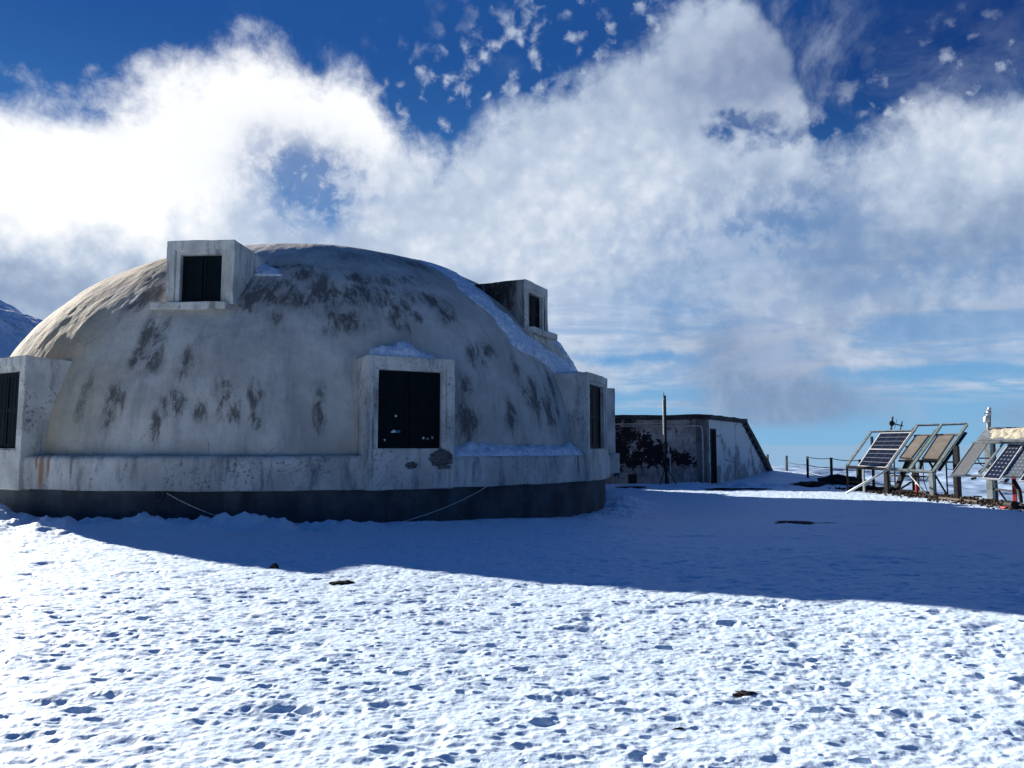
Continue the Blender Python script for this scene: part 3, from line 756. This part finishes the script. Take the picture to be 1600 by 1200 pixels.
mb = MB(); mb.box((-3.3, -.05, .05), (-2.95, .02, .42)); spart(mb, 'vent_hatch', DARKST)

# mast in front of the outbuilding
b0 = at(1041, 747, 30.5); b0.z = float(ground_z(b0.x, b0.y))
mast = empty('mast', tuple(b0), label='thin dark mast with a paler upper sleeve in front of the outbuilding', cat='mast')
tz = at(1040, 617, 30.5).z
MB().tube([b0+Vector((0, 0, -.2)), Vector((b0.x, b0.y, tz-.03))], .052, 10).build('pole', DARKST, mast)
MB().tube([Vector((b0.x-.07, b0.y-.02, at(0, 690, 30.5).z)), Vector((b0.x-.06, b0.y-.02, tz-.2))], .035, 8).build('sleeve', CABLE, mast)
MB().tube([Vector((b0.x-.04, b0.y, tz-.1)), Vector((b0.x-.04, b0.y, tz+.12))], [.03, .01], 8).build('tip', DARKST, mast)
for dx_, dy_ in ((.40, -.25), (-.35, -.3), (.2, .5)):
    MB().bar(b0+Vector((dx_, dy_, -.1)), b0+Vector((0, 0, .75)), .03).build('stay', DARKST, mast)
MB().box((b0.x-.09, b0.y-.09, b0.z+.55), (b0.x+.09, b0.y+.09, b0.z+.66)).build('collar', DARKST, mast)

# ------------------------------------------------------------------ rope fence on the edge
fp = [(1199, 710, 45.0), (1228.5, 712, 41), (1261, 713, 36.5), (1298, 715, 33.2), (1343, 718, 30.6)]
fence = empty('rope_fence', tuple(at(1261, 748, 36.5)), label='low fence of dark posts joined by sagging ropes left of the solar panels', cat='fence')
tops = []
for i, (px, py, Y) in enumerate(fp):
    a = at(px, py, Y); g = float(ground_z(a.x, a.y)); tops.append((a, g))
    MB().bar((a.x, a.y, g-.3), (a.x+.02, a.y, a.z), .085).build('post', DARKST, fence)
def sagrope(p, q, s, name, r=.018):
    P = [p.lerp(q, k/10)-Vector((0, 0, s*4*(k/10)*(1-k/10))) for k in range(11)]
    MB().tube(P, r, 6).build(name, DARKST, fence)
for i in range(1, 4):
    (a, ga), (b_, gb) = tops[i], tops[i+1]
    for fz, on in ((.97, i > 1), (.60, True), (.22, i > 1)):
        if on: sagrope(Vector((a.x, a.y, ga+(a.z-ga)*fz)), Vector((b_.x, b_.y, gb+(b_.z-gb)*fz)), .05, 'rope')

# ------------------------------------------------------------------ solar arrays
def m_cells(rows, cols, line, gap, dark, diamonds=False):
    def f(t, b):
        b.inputs['Specular IOR Level'].default_value = .5
        u, v, _ = t.sep(t.coord('UV'))
        fu = t.m('FRACT', u*cols); fv = t.m('FRACT', v*rows)
        du = t.m('ABSOLUTE', fu-.5); dv = t.m('ABSOLUTE', fv-.5)
        l = t.m('MAXIMUM', t.step(dv, .5-line*.6, .5-line*.4), t.step(du, .5-gap*.6, .5-gap*.4)*.5)
        if diamonds: l = t.m('MAXIMUM', l*.35, t.step(du+dv, .80, .84))
        bus = t.step(t.m('ABSOLUTE', t.m('FRACT', u*cols*3)-.5), .07, .03)*.12
        c = t.mix(t.m('MAXIMUM', l, bus), dark, (.45, .48, .52))
        return dict(color=c, rough=.28)
    return f
CELL1 = mat('dark_cells', m_cells(8, 3, .055, .01, (.010, .014, .028)))
CELL2 = mat('blue_cells', m_cells(9, 4, .05, .05, (.012, .018, .040), True))
CELL3 = mat('dusty_cells', m_cells(9, 4, .05, .05, (.12, .14, .16), True))
def m_dust(t, b):
    O = t.coord(); n = t.noise(O, 60, 3, .7)
    return dict(color=t.mix(t.step(n, .35, .65), (.10, .105, .11), (.25, .26, .27)), rough=.6)
DUSTY = mat('frosted_grey_panel', m_dust)
PC = .9975
class Arr:
    def __init__(s, O, rise, run, zb=0.0):
        s.O = Vector(O); s.b = Vector((.588, -.809, zb)).normalized(); d = Vector((.809*run, .588*run, rise)); s.d = d.normalized()
        s.n = s.b.cross(s.d).normalized()
        if s.n.y > 0: s.n = -s.n
    def p(s, px, py, off=0):
        """point of the tilted plane (raised by off) seen at that place"""
        P0 = s.O+s.n*off; o = Vector((0, 0, HC)); v = at(px, py, 10)-o
        return o+v*((P0-o).dot(s.n)/v.dot(s.n))
    def quad(s, q, th, off, mb=None):
        P = [s.p(x, y, off) for x, y in q]; mb = mb or MB(); mb.prism(P, s.n*-th); return mb
def uvquad(name, P, m, parent):
    me = bpy.data.meshes.new(name); me.from_pydata([tuple(p) for p in P], [], [(0, 1, 2, 3)]); me.update()
    L = me.uv_layers.new(name='UVMap')
    for i, c in enumerate(((0, 0), (1, 0), (1, 1), (0, 1))): L.data[i].uv = c
    return link(me, name, m, parent)
def inset(P, a):
    c = sum(P, Vector())/4; e1 = (P[1]-P[0]).normalized(); e2 = (P[3]-P[0]).normalized()
    return [P[0]+e1*a+e2*a, P[1]-e1*a+e2*a, P[2]-e1*a-e2*a, P[3]+e1*a-e2*a]
def framed(ar, q, off, m_cell, m_frame, parent, midbar=False, fw=.035, th=.045, label=None):
    """q: bl, br, tr, tl"""
    P = [ar.p(x, y, off) for x, y in q]
    pn = empty('solar_panel', tuple(P[0])); pn.parent = parent; pn.matrix_parent_inverse = Matrix.Translation(-parent.location)
    if label: pn['label'] = label
    I = inset(P, fw); mb = MB()
    for i in range(4):
        j = (i+1) % 4; mb.prism([P[i], P[j], I[j], I[i]], ar.n*-th)
    if midbar:
        a, b_ = (I[0]+I[3])/2, (I[1]+I[2])/2; e = (I[3]-I[0]).normalized()*.025
        mb.prism([a-e, b_-e, b_+e, a+e], ar.n*-th*.8)
    o = mb.build('panel_frame', m_frame, None); o.parent = pn; o.matrix_parent_inverse = Matrix.Translation(-P[0])
    o = uvquad('cells', [p-ar.n*.012 for p in I], m_cell, None); o.parent = pn; o.matrix_parent_inverse = Matrix.Translation(-P[0])
    mb = MB(); mb.prism([p-ar.n*.016 for p in I], ar.n*-(th-.02)); o = mb.build('back_sheet', BROWNP, None); o.parent = pn; o.matrix_parent_inverse = Matrix.Translation(-P[0])
def gnd(p, extra=.15): return Vector((p.x, p.y, float(ground_z(p.x, p.y))-extra))
def legs(root, specs):
    """(px, top py, Y, width, material)"""
    for px, py, Y, w_, m in specs:
        a = at(px, py, Y); MB().bar(gnd(a), a, w_, w_*.8).build('leg', m, root)
def mem(root, name, specs):
    for p, q, w_, m in specs: MB().bar(at(*p), at(*q), w_).build(name, m, root)
G3 = 'solar arrays along the terrace edge'
# array one: dark split panel in a steel frame
A1 = Arr((12.2, 26, .935), 1.17, 1.55)
r1 = empty('solar_array', (12.4, 25.8, 0), label='solar array with one dark panel crossed by a white middle bar, nearest the rope fence', cat='solar array', group=G3)
framed(A1, [(1340, 728), (1384.5, 730.5), (1424.5, 675), (1375, 676)], .02, CELL1, WHITEP, r1, midbar=True)
for p, q, w_ in (((1323, 728), (1361.5, 674), .085), ((1361, 674.5), (1430, 673), .05), ((1323, 729.5), (1385, 733), .10), ((1387, 732), (1433, 666), .06)):
    MB().bar(A1.p(*p, -.02), A1.p(*q, -.02), w_, .06, up=A1.n).build('rail', DARKST if w_ > .09 else GALV, r1)
legs(r1, [(1349, 733, 25.6, .075, GALV), (1384.5, 733, 25.0, .14, DARKST), (1323.5, 731, 26.1, .06, DARKST), (1340, 733, 27.0, .08, DARKST), (1362, 682, 27.3, .085, DARKST)])
mem(r1, 'brace', [((1362, 751, 27), (1349, 762, 25.6), .03, GALV), ((1323, 752, 26.5), (1384, 757, 26.0), .03, DARKST)])
# array two: empty frame with two brown-backed panels
A2 = Arr((12.83, 25.1, .89), 1.48, 2.04, -.06)
r2 = empty('solar_array', (13.2, 24.6, 0), label='tall green-grey steel frame, mostly empty, holding two dull brown panels', cat='solar array', group=G3)
for p, q, w_, m in (((1387, 731), (1433, 664), .07, GALV), ((1419, 737), (1470, 665), .09, GREENG), ((1457, 738), (1510.5, 664), .09, GREENG), ((1433, 664.5), (1468, 663.5), .05, GALV), ((1472, 663.5), (1511, 662), .05, GALV), ((1386, 733), (1457, 738), .09, GREENG)):
    MB().bar(A2.p(*p, .03), A2.p(*q, .03), w_, .06, up=A2.n).build('rail', m, r2)
for p, q, w_, m in (((1428, 681), (1496, 679), .07, BROWNP), ((1467, 735), (1509, 676), .09, DARKST), ((1404, 720), (1472, 720), .05, DARKST), ((1415, 698), (1440, 698), .05, WOOD), ((1418, 735), (1464, 672), .10, DARKST), ((1390, 722), (1428, 669), .05, DARKST)):
    MB().bar(A2.p(*p, -.04), A2.p(*q, -.04), w_, .05, up=A2.n).build('cross_rail', m, r2)
for q in ([(1405, 715), (1424, 717), (1452, 680), (1431, 680)], [(1440, 717), (1466, 718), (1492, 679), (1464, 680)]):
    P = [A2.p(x, y, .05) for x, y in q]; mb = MB(); mb.prism(P, A2.n*-.05); pn = mb.build('solar_panel', BROWNP, r2)
    I = inset(P, .03)
    mb = MB()
    for i in range(4): mb.prism([P[i], P[(i+1) % 4], I[(i+1) % 4], I[i]], A2.n*.008)
    o = mb.build('panel_edge', DARKST, None); o.parent = pn
MB().bar(A2.p(1441, 716, -.06), A2.p(1463, 717, -.06), .07, .06, up=A2.n).build('board', flat('pale_wood', (.42, .34, .22), .8), r2)
legs(r2, [(1455.5, 739, 23.9, .15, GALV), (1459, 739, 24.1, .10, DARKST), (1427, 722, 26.6, .12, DARKST), (1433.5, 737, 25.6, .08, DARKST), (1494, 697, 23.9, .16, DARKST)])
mem(r2, 'brace', [((1421, 716, 25.6), (1401, 764, 25.2), .13, DARKST), ((1461, 742, 24.2), (1479, 772, 24.0), .05, DARKST), ((1451, 720, 24.8), (1462, 738, 24.3), .05, DARKST), ((1465, 719, 24.6), (1455, 736, 24.6), .05, DARKST),
    ((1424, 753, 25.9), (1404, 766, 25.6), .05, DARKST), ((1404, 765, 25.4), (1427, 767, 25.0), .04, DARKST), ((1442, 722, 25.5), (1495, 722, 24.2), .05, GALV), ((1386, 743, 26.0), (1458, 745, 24.2), .05, DARKST), ((1440, 719, 25.8), (1437, 733, 25.8), .09, DARKST)])
# thin ladder-like lattice struts
lad = empty('lattice_ladder', tuple(gnd(at(1482, 772, 24.8), 0)), label='thin dark lattice ladder standing between the empty frame and the right-hand array', cat='ladder')
for px in (1478, 1489): MB().bar(gnd(at(px, 720, 24.6)), at(px, 700 if px > 1480 else 720, 24.6), .035).build('rail', DARKST, lad)
for py in (733, 745, 758): MB().bar(at(1478, py, 24.6), at(1489, py+.5, 24.6), .025).build('rung', DARKST, lad)
lad = empty('lattice_ladder', tuple(gnd(at(1393, 766, 26.2), 0)), label='thin dark lattice ladder behind the leg of the split dark panel', cat='ladder')
for px in (1389, 1397): MB().bar(gnd(at(px, 720, 26.2)), at(px, 718, 26.2), .035).build('rail', DARKST, lad)
for py in (728, 740, 752): MB().bar(at(1389, py, 26.2), at(1397, py+.5, 26.2), .025).build('rung', DARKST, lad)
MB().bar(at(1389.5, 753, 26.2), at(1396, 765, 26.2), .02).build('diagonal', DARKST, lad)
# array three
A3 = Arr((12.8, 21.5, .77), .92, 1.54)
r3 = empty('solar_array', (13.6, 21.2, 0), label='rightmost solar array with narrow blue-celled panels below a cream-crusted one', cat='solar array', group=G3)
framed(A3, [(1485.5, 741), (1508.5, 741.5), (1543, 692), (1520.5, 692)], .03, DUSTY, GALV, r3, fw=.02, label='blank frosted grey panel')
framed(A3, [(1534.6, 746.5), (1561.5, 748.5), (1599, 694), (1575.5, 693.5)], .07, CELL2, WHITEP, r3, fw=.022)
framed(A3, [(1564.5, 742.5), (1593, 743.5), (1628, 694), (1602.5, 694)], .04, CELL3, GALV, r3, fw=.022, label='dusty grey solar panel')
framed(A3, [(1592, 751), (1621, 752.5), (1660, 697), (1632, 696)], .08, CELL2, WHITEP, r3, fw=.022)
for p, q, w_, m in (((1520, 691.5), (1640, 691.5), .07, GALV), ((1485, 742.5), (1640, 746), .05, GALV), ((1567, 693), (1529.5, 743), .045, GALV)):
    MB().bar(A3.p(*p, -.04), A3.p(*q, -.04), w_, .05, up=A3.n).build('rail', m, r3)
# the snow-covered upper panel
A4 = Arr(tuple(at(1526, 687, 22.0)), .42, 1.0)
P = [A4.p(1526, 687), A4.p(1640, 688), A4.p(1655, 668), A4.p(1542, 667)]
pn = MB().prism(P, A4.n*-.06).build('solar_panel', GALV, r3, label='wide panel covered by a patchy cream-coloured crust')
I = [A4.p(1536, 685), A4.p(1638, 686), A4.p(1653, 669), A4.p(1553, 668)]
nx, ny = 90, 30; g = np.zeros((ny, nx, 3))
for j in range(ny):
    for i in range(nx):
        a, b_ = i/(nx-1), j/(ny-1)
        q = (I[0].lerp(I[1], a)).lerp(I[3].lerp(I[2], a), b_)
        e = min(a*9, (1-a)*9, b_*3, (1-b_)*3, 1)
        h = -.008+.022*max(e, 0)**.5+.028*float(fbm(np.array(a*14.), np.array(b_*3.), 4, 7))
        g[j, i] = q+A4.n*h
o = link(gridmesh('crust_layer', g), 'crust_layer', flat('peeling_cream_coat', (.74, .66, .48), .7, 0, .35, 14), None, smooth=True)
o.parent = pn
legs(r3, [(1544, 692, 22.6, .20, GALV), (1550, 692, 22.9, .16, DARKST), (1493.5, 743, 21.8, .13, DARKST), (1601, 690, 21.6, .14, DARKST)])
a = at(1584, 746, 20.6); MB().bar(gnd(a), a, .085).build('leg', REDP, r3)
mem(r3, 'brace', [((1527, 716, 22.6), (1557, 716, 22.4), .045, GALV), ((1520, 724, 22.8), (1543, 724, 22.6), .04, DARKST), ((1550, 764, 22.6), (1602, 769, 21.2), .05, DARKST), ((1524, 747, 21.9), (1519, 748, 21.4), .06, DARKST), ((1575, 749, 21.1), (1571, 752, 20.9), .06, DARKST), ((1543, 726, 22.6), (1530, 738, 22.0), .05, DARKST)])
P = [at(1584, 750, 20.4), at(1587, 757, 20.3), at(1592, 765, 20.2), at(1594, 775, 20.1), at(1596, 785, 20.0)]
MB().tube(P, [.05, .06, .06, .055, .04], 8).build('hose', RUBBER, r3, smooth=True)
for pts in ([(1430, 735, 24.9), (1438, 748, 24.9), (1446, 752, 24.8), (1452, 744, 24.4)], [(1442, 720, 25.0), (1443, 750, 24.9), (1449, 768, 24.6)]):
    MB().tube([at(*p) for p in pts], .014, 6).build('cable', RUBBER, r2)
for pts in ([(1527, 716, 22.5), (1532, 726, 22.5), (1541, 730, 22.5)], [(1548, 749, 22.0), (1556, 757, 21.8), (1566, 752, 21.4), (1580, 757, 20.9)]):
    MB().tube([at(*p) for p in pts], .014, 6).build('cable', RUBBER, r3)
# instruments
b0 = at(1543, 668, 22.4)
inst = empty('weather_sensor', tuple(b0), label='white stacked weather sensor on a short mast above the cream-crusted panel', cat='sensor')
MB().tube([b0-Vector((0, 0, .5)), at(1543.5, 641, 22.4)], .035, 10).build('pole', GALV, inst)
def pot(px, y0_, y1_, rx, name, m=WHITEP):
    a, b_ = at(px, y1_, 22.4), at(px, y0_, 22.4); h = b_.z-a.z
    MB().tube([a, a+Vector((0, 0, h*.08)), a+Vector((0, 0, h*.5)), a+Vector((0, 0, h*.8)), b_], [rx*.6, rx*.95, rx, rx*.85, rx*.4], 14).build(name, m, inst, smooth=True)
pot(1541.5, 650, 660, .085, 'lower_housing'); pot(1545, 642, 649, .075, 'upper_housing'); pot(1546, 636.5, 640.5, .055, 'cap')
MB().bar(at(1538, 645.8, 22.4), at(1548, 646.2, 22.4), .03).build('arm', DARKST, inst)
MB().bar(at(1547.5, 641, 22.45), at(1547, 667, 22.45), .03).build('cable_run', DARKST, inst)
b0 = at(1391.5, 672, 26.8)
ane = empty('wind_gauge', tuple(b0), label='small black wind gauge with a round hub and tail fin above the split dark panel', cat='wind gauge')
MB().bar(b0-Vector((0, 0, .12)), at(1395, 651, 26.8), .045).build('blade', DARKST, ane)
c = at(1393.5, 661.5, 26.75); MB().tube([c+Vector((0, .06, 0)), c+Vector((0, .03, 0)), c+Vector((0, -.03, 0)), c+Vector((0, -.06, 0))], [.05, .095, .095, .05], 16).build('hub', DARKST, ane)
MB().bar(c, at(1411, 665.5, 26.7), .035).build('tail_boom', DARKST, ane)
MB().bar(at(1406.5, 672.5, 26.7), at(1409.5, 658.5, 26.7), .035).build('tail_fin', DARKST, ane)
MB().bar(at(1397.5, 670, 26.7), at(1401.5, 655, 26.7), .012).build('wire', DARKST, ane)
# white pole leaning from the snow onto the frame
a = at(1322, 769, 25.2); a.z = float(ground_z(a.x, a.y))+.02
MB().tube([a, at(1394, 730, 24.9)], .038, 10).build('pole', WHITEP, smooth=True, label='white pole leaning from the snow against the split-panel array', cat='pole')
a = at(1450, 771, 23.6); a.z = float(ground_z(a.x, a.y))+.02
MB().tube([at(1418, 738, 24.6), a], .025, 8).build('pole', GALV, smooth=True, label='thin pale pole slanting down to the ground beneath the empty frame', cat='pole')
# red and white post under the empty frame
b0 = gnd(at(1433, 772, 24.2), .05)
rp = empty('marker_post', tuple(b0), label='short red and white marker post under the empty steel frame', cat='post')
MB().tube([b0, b0+Vector((0, 0, .42))], .05, 10).build('lower_section', REDP, rp); MB().tube([b0+Vector((0, 0, .42)), b0+Vector((0, 0, .52))], .045, 10).build('upper_section', WHITEP, rp)

# ------------------------------------------------------------------ rubble, stones
def stone(name, c, s, label, m=ROCK, seed=0, sq=(1, 1, .55), cat='stone', **k):
    bm = bmesh.new(); bmesh.ops.create_icosphere(bm, subdivisions=3, radius=1)
    co_ = np.array([v.co[:] for v in bm.verts])
    n = fbm(co_[:, 0]*1.7+co_[:, 2]+seed*3.1, co_[:, 1]*1.7-co_[:, 2]+seed, 3, seed)*.8
    for v, e in zip(bm.verts, n): v.co = v.co*(1+e)
    bmesh.ops.transform(bm, matrix=Matrix.Diagonal((s*sq[0], s*sq[1], s*sq[2], 1)), verts=list(bm.verts))
    me = bpy.data.meshes.new(name); bm.to_mesh(me); bm.free()
    o = link(me, name, m, label=label, cat=cat, **k); o.location = c
    return o
def onground(px, py, up=0):
    Y = 2.0
    o = Vector((0, 0, HC)); v = at(px, py, 1)-o
    for _ in range(4000):
        p = o+v*Y
        if p.z <= float(ground_base(np.array(p.x), np.array(p.y))): break
        Y *= 1.004
    return Vector((p.x, p.y, float(ground_z(p.x, p.y))+up))
stone('stone', onground(428, 888, .01), .055, 'small dark pointed stone on the sunlit snow left of centre', seed=1, sq=(1, .7, 1))
stone('stone', onground(535, 912, .005), .09, 'flat dark stone in the sunlit snow just below the shadow edge', seed=2, sq=(1.2, .8, .3))
stone('stone', onground(1163, 1087, -.004), .07, 'dark flat stone showing through foreground snow at lower right', seed=3, sq=(1.0, .5, .22))
stone('stone', onground(1060, 1137, -.006), .035, 'tiny dark stone at the bottom of the picture, nearest the camera', seed=4, sq=(1.0, .5, .3))
stone('bare_patch', onground(1245, 817, -.015), .36, 'bare dark rock patch exposed in the shaded snow, with a thin tail to the right', seed=5, sq=(1.05, 1.3, .12), cat='rock')
stone('stone', onground(1288, 817, -.008), .12, 'thin sliver of dark rock just right of the bare patch', seed=6, sq=(1.9, .4, .12))
stone('rubble_heap', onground(1268, 759, .0), .55, 'low dark heap of brushwood and stones left of the first array', seed=7, sq=(1.3, .7, .25), cat='rubble')
stone('rubble_heap', onground(1322, 757, .0), .75, 'rounded dark earth heap directly below the rope fence end', seed=8, sq=(1.35, .8, .5), cat='rubble')
stone('rubble_heap', onground(1370, 765, .0), .5, 'dark earth heap at the foot of the split-panel array', seed=9, sq=(1.7, .8, .25), cat='rubble')
stone('bare_patch', onground(1150, 764, -.02), .5, 'long thin strip of bare dark ground in the snow before the white end wall', seed=11, sq=(2.2, .6, .08), cat='rock')
stone('bare_patch', onground(1005, 762, -.02), .5, 'thin strip of bare dark ground in the snow before the peeling dark wall', seed=12, sq=(1.8, .6, .08), cat='rock')
# countless small stones and bare earth under the arrays
bm = bmesh.new(); rg = random.Random(9)
for i in range(4200):
    Y = rg.uniform(17.2, 28.5); X = 13.35+rg.gauss(0, .42)-max(0, (Y-24)*.03)
    if X > 14.5: continue
    s = rg.choice((.018, .022, .03, .04, .06))*rg.uniform(.6, 1.3)
    z = float(ground_base(np.array(X), np.array(Y)))
    M_ = Matrix.Translation((X, Y, z+s*.2)) @ Matrix.Rotation(rg.random()*6, 4, Vector((rg.random(), rg.random(), rg.random())).normalized()) @ Matrix.Diagonal((s, s*rg.uniform(.6, 1.3), s*rg.uniform(.4, .8), 1))
    bmesh.ops.create_icosphere(bm, subdivisions=1, radius=1, matrix=M_)
me = bpy.data.meshes.new('rubble'); bm.to_mesh(me); bm.free()
link(me, 'rubble', flat('brown_rubble', (.085, .062, .050), .95, 0, .7, 4, .1), kind='stuff', label='dark stones and cinders covering the bare edge under the solar arrays', cat='rubble')
# planks and the red tool on the edge
for i, (p, q, w_, lab) in enumerate((((1528, 779), (1552, 777), .22, 'pale flat board at the foot of the thick post of the right array'), ((1470, 780), (1530, 787), .14, 'long dark plank on the rubble edge below the frosted grey panel'), ((1405, 768), (1450, 772), .12, 'dark plank lying under the empty steel frame'))):
    a, b_ = onground(*p, .05), onground(*q, .05)
    MB().bar(a, b_, w_, .06).build('plank', WOOD, label=lab, cat='plank', bev=.006)
c = onground(1580, 795, .08)
tr = empty('red_winch', tuple(c), label='small red and black winch lying at the snow edge at far right', cat='winch')
MB().box((c.x-.22, c.y-.10, c.z-.10), (c.x+.05, c.y+.10, c.z-.02)).build('red_base', REDP, tr, bev=.02)
MB().tube([c+Vector((.0, -.14, .03)), c+Vector((.0, .14, .03))], .10, 14).build('drum', RUBBER, tr)
MB().tube([c+Vector((.0, 0, -.02)), c+Vector((.25, .05, -.05)), c+Vector((.5, 0, -.07))], .05, 8).build('black_hose', RUBBER, tr, smooth=True)
MB().bar(c+Vector((-.1, 0, .1)), c+Vector((-.22, .1, .38)), .04).build('handle', DARKST, tr)
